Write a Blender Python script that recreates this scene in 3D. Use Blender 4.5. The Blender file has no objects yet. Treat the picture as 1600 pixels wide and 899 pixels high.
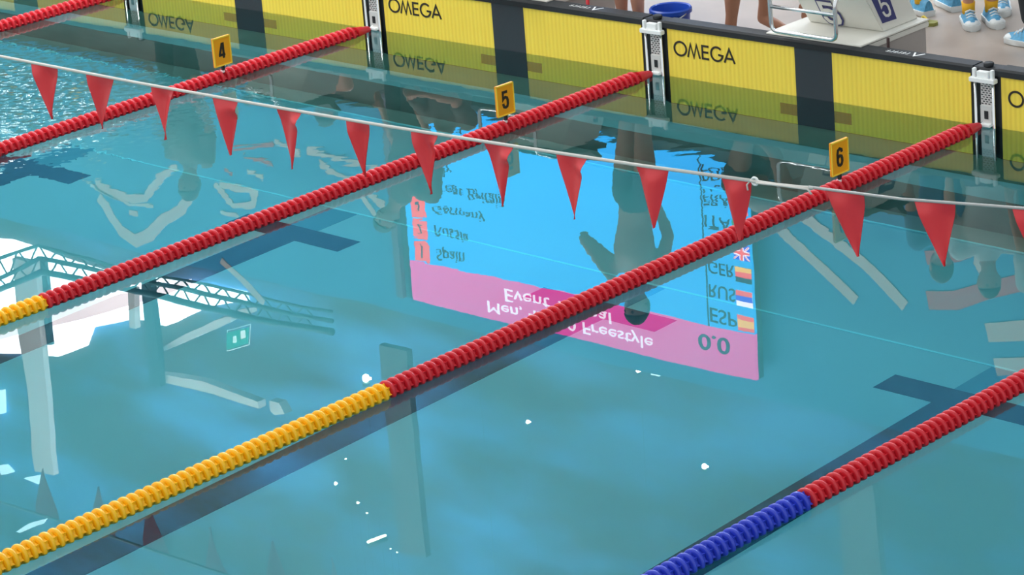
import bpy, bmesh, math, random
from mathutils import Vector, Matrix
random.seed(7)
sc = bpy.context.scene
COL = sc.collection
PI = math.pi

# ---------------------------------------------------------------- camera
CAM = Vector((15.4494, -15.1602, 5.4428))
YAW, PITCH, ROLL, FOC = -0.7598, 0.3292, -0.0792, 5080.9
FWD = Vector((math.sin(YAW)*math.cos(PITCH), math.cos(YAW)*math.cos(PITCH), -math.sin(PITCH)))
_r = FWD.cross(Vector((0, 0, 1))).normalized(); _u = _r.cross(FWD)
RGT = math.cos(ROLL)*_r + math.sin(ROLL)*_u
UPV = -math.sin(ROLL)*_r + math.cos(ROLL)*_u
cd = bpy.data.cameras.new('camera'); cam = bpy.data.objects.new('camera', cd); COL.objects.link(cam)
cd.sensor_fit = 'HORIZONTAL'; cd.sensor_width = 36; cd.lens = FOC/1600*36; cd.clip_end = 300
cam.matrix_world = Matrix(((RGT.x, UPV.x, -FWD.x, CAM.x), (RGT.y, UPV.y, -FWD.y, CAM.y), (RGT.z, UPV.z, -FWD.z, CAM.z), (0, 0, 0, 1)))
sc.camera = cam
sc.view_settings.view_transform = 'Standard'; sc.view_settings.look = 'None'
sc.view_settings.gamma = 1; sc.view_settings.use_curve_mapping = False
sc.view_settings.exposure = 0.22
sc.cycles.caustics_refractive = True; sc.cycles.caustics_reflective = True
sc.cycles.max_bounces = 14; sc.cycles.transmission_bounces = 12; sc.cycles.diffuse_bounces = 4
sc.cycles.blur_glossy = 0.2
sc.cycles.sample_clamp_indirect = 20

# ---------------------------------------------------------------- light
world = bpy.data.worlds.new('hall_daylight'); sc.world = world; world.use_nodes = True
wb = world.node_tree.nodes['Background']; wb.inputs[0].default_value = (0.93, 0.98, 1.0, 1); wb.inputs[1].default_value = 0.84
def area(name, loc, rot, sx, sy, power, col):
    l = bpy.data.lights.new(name, 'AREA'); l.shape = 'RECTANGLE'; l.size = sx; l.size_y = sy; l.energy = power; l.color = col
    o = bpy.data.objects.new(name, l); COL.objects.link(o); o.location = loc; o.rotation_euler = rot
    return o
area('roof_light_over_pool', (-5, -4.5, 9), (0, 0, 0), 8, 5, 1000, (1, .98, .95))  # added soft light without a fixture, weighted to the left of the pool
area('gallery_light', (-15, 8.2, 13.5), (math.radians(38), 0, 0), 10, 2, 900, (1, .98, .95))  # unseen fill added to brighten the mirrored columns
area('wash_light_for_banner', (-5, 2.5, 10.5), (math.radians(55), 0, 0), 20, 2, 1100, (.95, .98, 1))  # no lamp of the hall, added so the banner reflects brighter

# ---------------------------------------------------------------- helpers
def refl(px, py, Y):
    """point on the upright plane y=Y whose mirror image in the pool lies along the given direction"""
    v = FWD*FOC + RGT*(px-800) - UPV*(py-449.5)
    v = Vector((v.x, v.y, -v.z)); c = Vector((CAM.x, CAM.y, -CAM.z))
    return c + v*((Y-c.y)/v.y)

def srgb(r, g, b):
    f = lambda c: c/12.92 if c <= .04045 else ((c+.055)/1.055)**2.4
    return (f(r/255), f(g/255), f(b/255), 1)

def mat(name, col, rough=.5, metal=0, noise=0, nscale=20, emit=None, estr=0, spec=.5, stretch=None):
    m = bpy.data.materials.new(name); m.use_nodes = True; nt = m.node_tree; b = nt.nodes['Principled BSDF']
    b.inputs['Base Color'].default_value = col; b.inputs['Roughness'].default_value = rough
    b.inputs['Metallic'].default_value = metal; b.inputs['Specular IOR Level'].default_value = spec
    if noise:
        tc = nt.nodes.new('ShaderNodeTexCoord'); mp = nt.nodes.new('ShaderNodeMapping'); n = nt.nodes.new('ShaderNodeTexNoise')
        n.inputs['Scale'].default_value = nscale; n.inputs['Detail'].default_value = 4
        if stretch: mp.inputs['Scale'].default_value = stretch
        nt.links.new(tc.outputs['Object'], mp.inputs[0]); nt.links.new(mp.outputs[0], n.inputs['Vector'])
        mx = nt.nodes.new('ShaderNodeMixRGB')
        mx.inputs[1].default_value = tuple(c*(1-noise) for c in col[:3])+(1,)
        mx.inputs[2].default_value = tuple(min(1, c*(1+noise)) for c in col[:3])+(1,)
        nt.links.new(n.outputs['Fac'], mx.inputs[0]); nt.links.new(mx.outputs[0], b.inputs['Base Color'])
    if emit:
        b.inputs['Emission Color'].default_value = emit; b.inputs['Emission Strength'].default_value = estr
    return m

def new_obj(name, me, m=None, parent=None, loc=None):
    o = bpy.data.objects.new(name, me); COL.objects.link(o)
    if m is not None and me is not None:
        if len(me.materials) == 0: me.materials.append(m)
    if parent: o.parent = parent
    if loc is not None: o.location = loc
    return o

def mesh_bm(bm, smooth=False):
    me = bpy.data.meshes.new('mesh'); bmesh.ops.recalc_face_normals(bm, faces=bm.faces); bm.to_mesh(me); bm.free()
    if smooth:
        for p in me.polygons: p.use_smooth = True
    return me

def auto_smooth(me, ang=40):
    for p in me.polygons: p.use_smooth = True
    bm = bmesh.new(); bm.from_mesh(me)
    for e in bm.edges:
        if len(e.link_faces) == 2 and e.calc_face_angle(0) > math.radians(ang): e.smooth = False
    bm.to_mesh(me); bm.free(); return me

def box(bm, x0, x1, y0, y1, z0, z1, bev=0):
    vs = [bm.verts.new((x, y, z)) for z in (z0, z1) for y in (y0, y1) for x in (x0, x1)]
    fs = [bm.faces.new([vs[i] for i in q]) for q in ((0, 1, 3, 2), (4, 6, 7, 5), (0, 4, 5, 1), (2, 3, 7, 6), (0, 2, 6, 4), (1, 5, 7, 3))]
    if bev:
        es = list({e for f in fs for e in f.edges})
        bmesh.ops.bevel(bm, geom=es, offset=bev, segments=2, affect='EDGES')

def boxobj(name, m, parent, dims, bev=0):
    bm = bmesh.new(); box(bm, *dims, bev=bev); return new_obj(name, mesh_bm(bm), m, parent)

def prism(bm, pts, axis, a, b):
    """polygon pts (2d) extruded along axis from a to b"""
    def P(p, t):
        return {'x': (t, p[0], p[1]), 'y': (p[0], t, p[1]), 'z': (p[0], p[1], t)}[axis]
    A = [bm.verts.new(P(p, a)) for p in pts]; B = [bm.verts.new(P(p, b)) for p in pts]
    bm.faces.new(A); bm.faces.new(B[::-1]); n = len(pts)
    for i in range(n): bm.faces.new((A[i], B[i], B[(i+1) % n], A[(i+1) % n]))

def tube(bm, pts, r, seg=10, closed=False):
    pts = [Vector(p) for p in pts]; n = len(pts); rings = []
    prev = None
    for i, p in enumerate(pts):
        if closed: t = (pts[(i+1) % n]-pts[i-1])
        else: t = pts[min(i+1, n-1)]-pts[max(i-1, 0)]
        t.normalize()
        if prev is None:
            a = Vector((0, 0, 1)) if abs(t.z) < .9 else Vector((1, 0, 0)); u = t.cross(a).normalized()
        else:
            u = (prev - t*prev.dot(t)).normalized()
        prev = u; v = t.cross(u); rr = r[i] if isinstance(r, (list, tuple)) else r
        rings.append([bm.verts.new(p+(u*math.cos(2*PI*k/seg)+v*math.sin(2*PI*k/seg))*rr) for k in range(seg)])
    m = n if closed else n-1
    for i in range(m):
        A, B = rings[i], rings[(i+1) % n]
        for k in range(seg): bm.faces.new((A[k], A[(k+1) % seg], B[(k+1) % seg], B[k]))
    if not closed: bm.faces.new(rings[0][::-1]); bm.faces.new(rings[-1])

def arc_corner(pts, rad, seg=5):
    """round the corners of an open polyline"""
    pts = [Vector(p) for p in pts]; out = [pts[0]]
    for i in range(1, len(pts)-1):
        a, b, c = pts[i-1], pts[i], pts[i+1]
        p = b+(a-b).normalized()*rad; q = b+(c-b).normalized()*rad
        for k in range(seg+1):
            t = k/seg; out.append(p*(1-t)**2+b*2*t*(1-t)+q*t*t)
    out.append(pts[-1]); return out

def lathe(bm, prof, axis='z', seg=24, cap=True):
    rings = []
    for (r, h) in prof:
        ring = []
        for k in range(seg):
            a = 2*PI*k/seg; x, y = r*math.cos(a), r*math.sin(a)
            ring.append(bm.verts.new({'z': (x, y, h), 'y': (x, h, y)}[axis]))
        rings.append(ring)
    for A, B in zip(rings, rings[1:]):
        for k in range(seg): bm.faces.new((A[k], A[(k+1) % seg], B[(k+1) % seg], B[k]))
    if cap: bm.faces.new(rings[0][::-1]); bm.faces.new(rings[-1])

def ribbon(bm, pts, w, place, d0=0, d1=.002, closed=False):
    """stroke of width w along 2d pts; place(u,v,d) gives 3d"""
    P = [Vector(p) for p in pts]; n = len(P); L = []; R = []
    for i in range(n):
        if closed: a, b = P[i]-P[i-1], P[(i+1) % n]-P[i]
        else: a = P[i]-P[i-1] if i else P[1]-P[0]; b = P[i+1]-P[i] if i < n-1 else a
        a = a.normalized(); b = b.normalized(); na = Vector((-a.y, a.x)); nb = Vector((-b.y, b.x))
        m = (na+nb); m = m.normalized() if m.length > 1e-6 else na
        k = min(1/max(m.dot(na), .3), 2.2); L.append(P[i]+m*w/2*k); R.append(P[i]-m*w/2*k)
    rng = range(n if closed else n-1)
    vt = [[bm.verts.new(place(q.x, q.y, d)) for q in S] for d in (d0, d1) for S in (L, R)]
    L0, R0, L1, R1 = vt
    for i in rng:
        j = (i+1) % n
        bm.faces.new((L1[i], L1[j], R1[j], R1[i])); bm.faces.new((L0[i], L0[j], L1[j], L1[i])); bm.faces.new((R1[i], R1[j], R0[j], R0[i]))
    if not closed:
        bm.faces.new((L0[0], L1[0], R1[0], R0[0])); bm.faces.new((L0[-1], R0[-1], R1[-1], L1[-1]))

def arcpts(cx, cy, rx, ry, a0, a1, n=20):
    return [(cx+rx*math.cos(math.radians(a0+(a1-a0)*i/n)), cy+ry*math.sin(math.radians(a0+(a1-a0)*i/n))) for i in range(n+1)]

def text_mesh(s, size, wide=1.0, bold=0.0):
    cu = bpy.data.curves.new('txt', 'FONT'); cu.body = s; cu.size = size; cu.extrude = .004; cu.offset = bold
    cu.resolution_u = 4
    o = bpy.data.objects.new('txt', cu); COL.objects.link(o)
    me = bpy.data.meshes.new_from_object(o); bpy.data.objects.remove(o)
    for v in me.vertices: v.co.x *= wide
    return me

def empty(name, loc=(0, 0, 0), rz=0, label=None, cat=None, group=None):
    o = bpy.data.objects.new(name, None); COL.objects.link(o); o.location = loc; o.rotation_euler = (0, 0, rz); o.empty_display_size = .1
    return tag(o, label, cat, group)
def tag(o, label=None, cat=None, group=None, kind=None):
    if label: o['label'] = label
    if cat: o['category'] = cat
    if group: o['group'] = group
    if kind: o['kind'] = kind
    return o
def struct(name, bm, m, smooth=False):
    o = new_obj(name, mesh_bm(bm, smooth), m); o['kind'] = 'structure'; return o

# ---------------------------------------------------------------- materials
M = {}
def tile_mat(name, col, grout, sc_=10, rough=.35):
    m = bpy.data.materials.new(name); m.use_nodes = True; nt = m.node_tree; b = nt.nodes['Principled BSDF']
    tc = nt.nodes.new('ShaderNodeTexCoord'); br = nt.nodes.new('ShaderNodeTexBrick'); br.offset = 0
    br.inputs['Color1'].default_value = col; br.inputs['Color2'].default_value = tuple(c*.95 for c in col[:3])+(1,)
    br.inputs['Mortar'].default_value = grout; br.inputs['Scale'].default_value = sc_; br.inputs['Mortar Size'].default_value = .012
    br.inputs['Brick Width'].default_value = .5; br.inputs['Row Height'].default_value = .25
    nt.links.new(tc.outputs['Object'], br.inputs['Vector']); nt.links.new(br.outputs['Color'], b.inputs['Base Color'])
    b.inputs['Roughness'].default_value = rough; return m
M['pool_tile'] = mat('pool_tile', (.50, .52, .53, 1), .4, noise=.05, nscale=1.2)
M['wall_mid'] = mat('pool_wall_mid', (.30, .30, .20, 1), .5, noise=.2, nscale=2)
M['lane_mark'] = mat('lane_marking_tile', (.010, .026, .045, 1), .4, noise=.2)
M['lane_faint'] = mat('lane_marking_pale', (.12, .25, .30, 1), .4)
M['ledge'] = mat('floor_strip_light', (.62, .80, .80, 1), .4)
M['wall_dark'] = mat('pool_wall_dark_tile', (.42, .27, .22, 1), .35, noise=.35, nscale=2)
M['deck'] = mat('deck_wet_tile', srgb(166, 155, 146), .32, noise=.22, nscale=2.2)
M['red'] = mat('float_red', (.58, .010, .022, 1), .42)
M['yellow'] = mat('float_yellow', (.95, .50, .006, 1), .38)
M['blue'] = mat('float_blue', (.02, .045, .50, 1), .38)
M['cable'] = mat('steel_cable', (.3, .3, .3, 1), .4, 1)
M['chrome'] = mat('chrome', (.75, .77, .78, 1), .14, 1)
M['steel'] = mat('brushed_steel', (.48, .5, .5, 1), .35, .85)
M['white'] = mat('white_plastic', (.84, .86, .85, 1), .35)
M['black'] = mat('black_rubber', (.022, .025, .028, 1), .6, noise=.3, nscale=8, spec=.25)
M['blackmark'] = mat('pad_cross_black', (.024, .032, .04, 1), .6, noise=.2, nscale=300)
M['ink'] = mat('lettering_black', (.02, .015, .01, 1), .6)
M['bar_brown'] = mat('pad_cross_bar', (.03, .03, .03, 1), .6)
M['plate'] = mat('plate_amber', (.90, .36, .006, 1), .4, noise=.06, nscale=12)
M['plate_edge'] = mat('plate_edge', (.95, .65, .05, 1), .4)
M['flag'] = mat('pennant_red', (.76, .04, .05, 1), .3, spec=.5)
M['cord'] = mat('cord_offwhite', (.62, .60, .56, 1), .7)
M['pack'] = mat('starting_block_white', (.70, .69, .63, 1), .45, noise=.05, nscale=4)
M['blk_side'] = mat('pedestal_grey', (.36, .33, .31, 1), .5, noise=.15, nscale=3)
M['blk_dark'] = mat('platform_nonslip', (.015, .03, .055, 1), .7)
M['numblue'] = mat('number_blue', (.03, .035, .16, 1), .5)
M['bucket'] = mat('bucket_blue', (.015, .07, .42, 1), .35)
M['skin'] = mat('skin', (.50, .25, .17, 1), .5, noise=.12, nscale=6)
M['skin_dark'] = mat('skin_tanned', (.36, .17, .10, 1), .5, noise=.12, nscale=6)
M['hair'] = mat('hair_dark', (.02, .014, .01, 1), .6)
M['trunk'] = mat('swimwear_navy', (.012, .016, .04, 1), .6)
M['trousers'] = mat('trousers_black', (.012, .018, .022, 1), .8)
M['shirt'] = mat('polo_white', (.65, .70, .70, 1), .8)
M['shirt_b'] = mat('polo_blue', (.05, .16, .38, 1), .8)
M['shorts'] = mat('shorts_grey_blue', (.12, .16, .25, 1), .8)
M['sock'] = mat('sock_yellow', (.85, .46, .02, 1), .8)
M['shoe_w'] = mat('shoe_white', (.72, .76, .76, 1), .5)
M['shoe_b'] = mat('shoe_blue', (.08, .33, .55, 1), .5, noise=.5, nscale=60)
M['eye'] = mat('eye_dark', (.03, .02, .02, 1), .2)
M['lip'] = mat('lips', (.45, .14, .12, 1), .5)

# touch pad yellow with fine vertical slats
def slat_mat():
    m = bpy.data.materials.new('pad_yellow_slats'); m.use_nodes = True; nt = m.node_tree; b = nt.nodes['Principled BSDF']
    tc = nt.nodes.new('ShaderNodeTexCoord'); w = nt.nodes.new('ShaderNodeTexWave'); w.bands_direction = 'X'
    w.inputs['Scale'].default_value = 9.4; w.inputs['Distortion'].default_value = .4; w.inputs['Detail'].default_value = 2
    n = nt.nodes.new('ShaderNodeTexNoise'); n.inputs['Scale'].default_value = 30
    mp = nt.nodes.new('ShaderNodeMapping'); mp.inputs['Scale'].default_value = (1, 1, .05)
    r = nt.nodes.new('ShaderNodeMixRGB'); r.inputs[1].default_value = (.82, .575, .055, 1); r.inputs[2].default_value = (.96, .71, .075, 1)
    ad = nt.nodes.new('ShaderNodeMath'); ad.operation = 'ADD'; sb = nt.nodes.new('ShaderNodeMath'); sb.operation = 'MULTIPLY'; sb.inputs[1].default_value = .6
    L = nt.links; L.new(tc.outputs['Object'], w.inputs['Vector']); L.new(tc.outputs['Object'], mp.inputs[0]); L.new(mp.outputs[0], n.inputs['Vector'])
    L.new(w.outputs['Fac'], sb.inputs[0]); L.new(sb.outputs[0], ad.inputs[0])
    s2 = nt.nodes.new('ShaderNodeMath'); s2.operation = 'MULTIPLY'; s2.inputs[1].default_value = .55
    L.new(n.outputs['Fac'], s2.inputs[0]); L.new(s2.outputs[0], ad.inputs[1]); L.new(ad.outputs[0], r.inputs[0]); L.new(r.outputs[0], b.inputs['Base Color'])
    bp = nt.nodes.new('ShaderNodeBump'); bp.inputs['Strength'].default_value = .25; bp.inputs['Distance'].default_value = .004
    L.new(w.outputs['Fac'], bp.inputs['Height']); L.new(bp.outputs[0], b.inputs['Normal']); b.inputs['Roughness'].default_value = .55
    return m
M['pad'] = slat_mat()

# ---------------------------------------------------------------- pool basin
D = 2.0
bm = bmesh.new(); box(bm, -30, 22, -32, .4, -D-.3, -D); struct('floor_pool', bm, M['pool_tile'])
bm = bmesh.new(); box(bm, -30, 22, 0, .4, -1.42, .05); struct('wall_pool_end', bm, mat('pool_wall_band', (.78, .82, .78, 1), .4, noise=.12, nscale=3))
bm = bmesh.new(); box(bm, -30, 22, -.004, 0, -1.06, 0.05); struct('wall_pool_end_upper', bm, M['wall_mid'])
bm = bmesh.new(); box(bm, -30, 22, 0, .4, -D, -1.42); box(bm, -30, 22, -.2, 0, -D, -D+.02); struct('wall_pool_end_lower', bm, M['wall_dark'])
bm = bmesh.new(); box(bm, -30, -29.7, -32, 0, -D, .05); struct('wall_pool_left', bm, M['pool_tile'])
bm = bmesh.new(); box(bm, 21.7, 22, -32, 0, -D, .05); struct('wall_pool_right', bm, M['pool_tile'])
bm = bmesh.new(); box(bm, -29.7, 21.7, -32.4, -32, -D, .05); struct('wall_pool_front', bm, M['pool_tile'])
# floor strip along the foot of the end wall
bm = bmesh.new(); box(bm, -29.6, 21.6, -1.695, -1.677, -D, -D+.006); struct('trim_floor_strip', bm, M['ledge'])
bm = bmesh.new(); box(bm, -29.6, 21.6, -.225, -.205, -D, -D+.03); struct('trim_wall_foot', bm, M['ledge'])
k = 1
for cx in (-6.25, -3.75, -1.25, 1.25, 3.75, 6.25, 8.75):
    bm = bmesh.new(); box(bm, cx-.125, cx+.125, -31, -2.25, -D, -D+.004); box(bm, cx-.5, cx+.5, -2.25, -2.05, -D, -D+.004)
    struct('trim_lane_marking_%d' % k, bm, M['lane_mark'])
    bm = bmesh.new(); box(bm, cx-.125, cx+.125, -2.05, -1.70, -D, -D+.003); struct('trim_lane_marking_pale_%d' % k, bm, M['lane_faint']); k += 1

# ---------------------------------------------------------------- water (body with absorption, rippled surface)
def water_mat():
    m = bpy.data.materials.new('pool_water'); m.use_nodes = True; nt = m.node_tree; nt.nodes.clear(); L = nt.links
    N = lambda t: nt.nodes.new(t)
    out = N('ShaderNodeOutputMaterial'); gl = N('ShaderNodeBsdfGlass'); gl.inputs['IOR'].default_value = 1.333; gl.inputs['Roughness'].default_value = 0
    gl.inputs['Color'].default_value = (1, 1, 1, 1)
    vol = N('ShaderNodeVolumeAbsorption'); vol.inputs['Color'].default_value = (.22, .82, .86, 1); vol.inputs['Density'].default_value = .50
    geo = N('ShaderNodeNewGeometry'); sep = N('ShaderNodeSeparateXYZ'); L.new(geo.outputs['Position'], sep.inputs[0])
    def math_(op, a, b=None, c=None, clamp=False):
        n = N('ShaderNodeMath'); n.operation = op; n.use_clamp = clamp
        for i, v in enumerate((a, b, c)):
            if v is None: continue
            if isinstance(v, (int, float)): n.inputs[i].default_value = v
            else: L.new(v, n.inputs[i])
        return n.outputs[0]
    X, Y = sep.outputs['X'], sep.outputs['Y']
    def sm(v, a, b):
        n = N('ShaderNodeMapRange'); n.interpolation_type = 'SMOOTHSTEP'; L.new(v, n.inputs[0])
        n.inputs[1].default_value = a; n.inputs[2].default_value = b; n.inputs[3].default_value = 0; n.inputs[4].default_value = 1; return n.outputs[0]
    def wave(scale, stretch, seed, detail=2):
        mp = N('ShaderNodeMapping'); mp.inputs['Scale'].default_value = stretch; mp.inputs['Location'].default_value = (seed, seed*.7, 0)
        mp.inputs['Scale'].default_value = (1, 1, 1); mp.inputs['Rotation'].default_value = (0, 0, -.757)
        n = N('ShaderNodeTexNoise'); n.inputs['Scale'].default_value = scale; n.inputs['Detail'].default_value = detail; n.inputs['Roughness'].default_value = .55
        st = N('ShaderNodeVectorMath'); st.operation = 'MULTIPLY'; st.inputs[1].default_value = stretch
        L.new(geo.outputs['Position'], mp.inputs[0]); L.new(mp.outputs[0], st.inputs[0]); L.new(st.outputs[0], n.inputs['Vector'])
        s = N('ShaderNodeVectorMath'); s.operation = 'SUBTRACT'; s.inputs[1].default_value = (.5, .5, .5); L.new(n.outputs['Color'], s.inputs[0]); return s.outputs[0]
    def scale(v, f):
        n = N('ShaderNodeVectorMath'); n.operation = 'SCALE'; L.new(v, n.inputs[0])
        if isinstance(f, (int, float)): n.inputs['Scale'].default_value = f
        else: L.new(f, n.inputs['Scale'])
        return n.outputs[0]
    def add(a, b):
        n = N('ShaderNodeVectorMath'); n.operation = 'ADD'; L.new(a, n.inputs[0]); L.new(b, n.inputs[1]); return n.outputs[0]
    # choppy where a swimmer passed in the far lane, livelier near the end wall, calm in the middle
    chop = math_('MULTIPLY', sm(X, 1.1, -.7), 1.0)
    yl = math_('MULTIPLY', sm(Y, -4.3, -2.6), sm(Y, -1.3, -2.2))
    chop = math_('MULTIPLY', chop, yl)
    near = sm(Y, -2.6, -1.2)
    mid = math_('MULTIPLY', sm(Y, -4.3, -2.3), sm(X, 5.6, 4.2))
    a_fine = math_('MULTIPLY_ADD', mid, .0070, .0004)
    a_near = math_('MULTIPLY', near, .011)
    a_chop = math_('MULTIPLY', chop, .48)
    v = scale(wave(13, (.35, 1, 1), 3.1, 3), a_fine)
    v = add(v, scale(wave(1.3, (1, 1, 1), 9.7, 1), .0030))
    v = add(v, scale(wave(10, (.4, 1, 1), 5.3, 3), a_near))
    v = add(v, scale(wave(22, (.8, 1, 1), 1.3, 1), a_chop))
    mk = N('ShaderNodeVectorMath'); mk.operation = 'MULTIPLY'; mk.inputs[1].default_value = (1, 1, 0); L.new(v, mk.inputs[0])
    nn = add(mk.outputs[0], geo.outputs['True Normal'])
    nz = N('ShaderNodeVectorMath'); nz.operation = 'NORMALIZE'; L.new(nn, nz.inputs[0])
    L.new(nz.outputs[0], gl.inputs['Normal'])
    L.new(gl.outputs[0], out.inputs['Surface']); L.new(vol.outputs[0], out.inputs['Volume'])
    return m
bm = bmesh.new(); box(bm, -29.71, 21.71, -32.01, .01, -D-.01, 0)
w = new_obj('pool_water', mesh_bm(bm), water_mat())
tag(w, 'clear turquoise pool water filling the swimming lanes', 'water', kind='stuff')

# ---------------------------------------------------------------- deck and walls
DZ = .05
bm = bmesh.new(); box(bm, -34, 24, .05, 8.4, -.3, DZ); struct('floor', bm, M['deck'])
bm = bmesh.new(); box(bm, -34, 24, 8.3, 8.7, -.3, 6.1); struct('wall_back', bm, mat('wall_grandstand_dark', (.13, .115, .10, 1), .8, noise=.5, nscale=.8))
bm = bmesh.new(); box(bm, -34, 24, 8.3, 14.2, 5.9, 6.1); struct('floor_gallery', bm, mat('gallery_floor', (.2, .2, .2, 1), .8))
M['hall'] = mat('wall_hall_far', (.10, .13, .135, 1), .8, noise=.25, nscale=.35)
# far hall wall with window openings (built as wall pieces around lit panes)
def hall_wall():
    m = M['hall']; nt = m.node_tree; b = nt.nodes['Principled BSDF']; old = b.inputs['Base Color'].links[0].from_socket
    tc = nt.nodes.new('ShaderNodeTexCoord'); mp = nt.nodes.new('ShaderNodeMapping'); mp.inputs['Scale'].default_value = (.30, 1, .9); mp.inputs['Rotation'].default_value = (0, .25, 0); mp.inputs['Location'].default_value = (2.2, 0, .4)
    n = nt.nodes.new('ShaderNodeTexNoise'); n.inputs['Scale'].default_value = 1.1; n.inputs['Detail'].default_value = 5; n.inputs['Roughness'].default_value = .55
    r = nt.nodes.new('ShaderNodeMapRange'); r.inputs[1].default_value = .44; r.inputs[2].default_value = .68
    x = nt.nodes.new('ShaderNodeMixRGB'); x.inputs[2].default_value = (.12, .42, .85, 1)  # bluish light on the wall, painted into its colour as noise patches
    L = nt.links; L.new(tc.outputs['Object'], mp.inputs[0]); L.new(mp.outputs[0], n.inputs['Vector']); L.new(n.outputs['Fac'], r.inputs[0]); L.new(r.outputs[0], x.inputs[0]); L.new(old, x.inputs[1]); L.new(x.outputs[0], b.inputs['Base Color'])
hall_wall()
area('hall_far_light', (-13, 9.5, 15.2), (math.radians(40), 0, 0), 18, 1.5, 700, (.95, 1, 1))
bm = bmesh.new(); box(bm, -45, 24, 14.0, 14.3, 6.1, 16); struct('wall_hall_far', bm, M['hall'])
M['pane'] = mat('window_daylight', (.8, .9, 1, 1), .3, emit=(.93, .97, 1, 1), estr=7.0)
M['pane_hi'] = mat('window_high_daylight', (.8, .9, 1, 1), .3, emit=(.95, .98, 1, 1), estr=200)  # very strong glow for the added sparkle panels
M['pane2'] = mat('window_building_outside', (.8, .8, .8, 1), .3, emit=(.80, .66, .68, 1), estr=4.3)
M['pane3'] = mat('window_high', (.8, .8, .8, 1), .3, emit=(.5, .9, .95, 1), estr=4.0)
M['frame'] = mat('window_frame_teal', (.05, .14, .16, 1), .5)
M['truss'] = mat('truss_teal', (.045, .15, .17, 1), .5)
M['column'] = mat('column_pale', (.68, .72, .70, 1), .7)
M['column_d'] = mat('column_teal', (.05, .13, .16, 1), .6)
def poly_at(name, px, Y, m, thick=.05, parent=None):
    pts = [refl(x, y, Y) for x, y in px]
    bm = bmesh.new(); prism(bm, [(p.x, p.z) for p in pts], 'y', Y-thick, Y); return new_obj(name, mesh_bm(bm), m, parent)
wn = 1
for px, m in (([(-60, 372), (20, 376), (60, 388), (105, 404), (236, 438), (236, 500), (212, 498), (150, 510), (138, 540), (95, 556), (-60, 548)], 'pane'),
              ([(236, 430), (330, 445), (388, 456), (392, 468), (330, 478), (262, 508), (248, 505), (236, 500)], 'pane')):
    o = poly_at('window_%d' % wn, px, 13.98, M[m]); o['kind'] = 'structure'; wn += 1
o = poly_at('window_%d' % wn, [(-60, 530), (40, 498), (235, 448), (300, 436), (300, 446), (235, 470), (40, 522), (-60, 552)], 13.9, M['pane2']); o['kind'] = 'structure'; wn += 1
for px in ([(-20, 610), (8, 605), (10, 645), (-20, 650)], [(55, 700), (82, 696), (84, 715), (72, 728), (62, 718)], [(0, 728), (14, 726), (24, 738), (6, 742)], [(40, 748), (68, 742), (62, 756)],
           [(30, 834), (50, 820), (76, 811), (70, 820), (36, 836)]):
    o = poly_at('window_%d' % wn, px, 13.95, M['pane3']); o['kind'] = 'structure'; wn += 1
bmc = bmesh.new()
for i in range(9):  # row of glowing panels added to make sparkles on the choppy water
    x = -38+i*5.2; bm = bmesh.new(); box(bm, x, x+2.6, 13.93, 13.98, 15.45, 15.9); o = new_obj('window_%d' % wn, mesh_bm(bm), M['pane_hi']); o['kind'] = 'structure'; wn += 1
bmc.free()
def beam(name, px, Y, m, depth=.3, label=None, cat=None, group=None):
    o = poly_at(name, px, Y, m, depth); tag(o, label, cat, group); return o
beam('hall_column', [(27, 400), (62, 408), (72, 516), (88, 690), (91, 740), (62, 735), (50, 600), (37, 516)], 12.5, M['column'], .1, 'pale concrete column mirrored before the bright windows', 'column')
beam('hall_column', [(228, 425), (243, 428), (260, 604), (243, 604)], 12.6, M['column_d'], .1, 'slim dark teal column mirrored at the end of the bright windows', 'column')
beam('hall_column', [(66, 405), (75, 407), (86, 540), (79, 540)], 12.6, M['column_d'], .06, 'thin teal window post mirrored beside the pale concrete column', 'column')
beam('hall_column', [(208, 445), (218, 447), (220, 512), (211, 510)], 13.4, M['column'], .1, 'thin pale post mirrored between window and dark teal column', 'column')
beam('hall_column', [(600, 535), (643, 545), (673, 870), (634, 862)], 12.5, mat('column_grey', (.12, .15, .155, 1), .7), .1, 'broad grey column mirrored below the yellow and red rope', 'column')
beam('hall_column', [(1316, 745), (1372, 755), (1392, 960), (1330, 950)], 12.5, mat('column_grey_soft', (.26, .30, .28, 1), .7), .1, 'faint grey column mirrored in the water at lower right', 'column')
beam('gallery_beam', [(255, 582), (330, 592), (414, 622), (415, 633), (345, 612), (262, 594)], 12.8, M['column'], .15, 'pale beam mirrored between dark column and lamp', 'beam')
beam('gallery_beam', [(432, 620), (447, 623), (456, 640), (440, 642), (433, 636)], 12.8, M['column'], .15, 'short pale beam end mirrored right of the long pale beam', 'beam')
beam('gallery_beam', [(255, 545), (300, 516), (345, 495), (372, 488), (372, 497), (330, 515), (290, 534), (256, 549)], 12.9, M['column'], .15, 'pale sloping rail mirrored above the green exit sign', 'beam')
beam('gallery_beam', [(380, 482), (402, 478), (402, 486), (390, 488)], 12.9, M['column'], .1, 'tiny pale bracket mirrored above the exit sign', 'beam')

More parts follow.
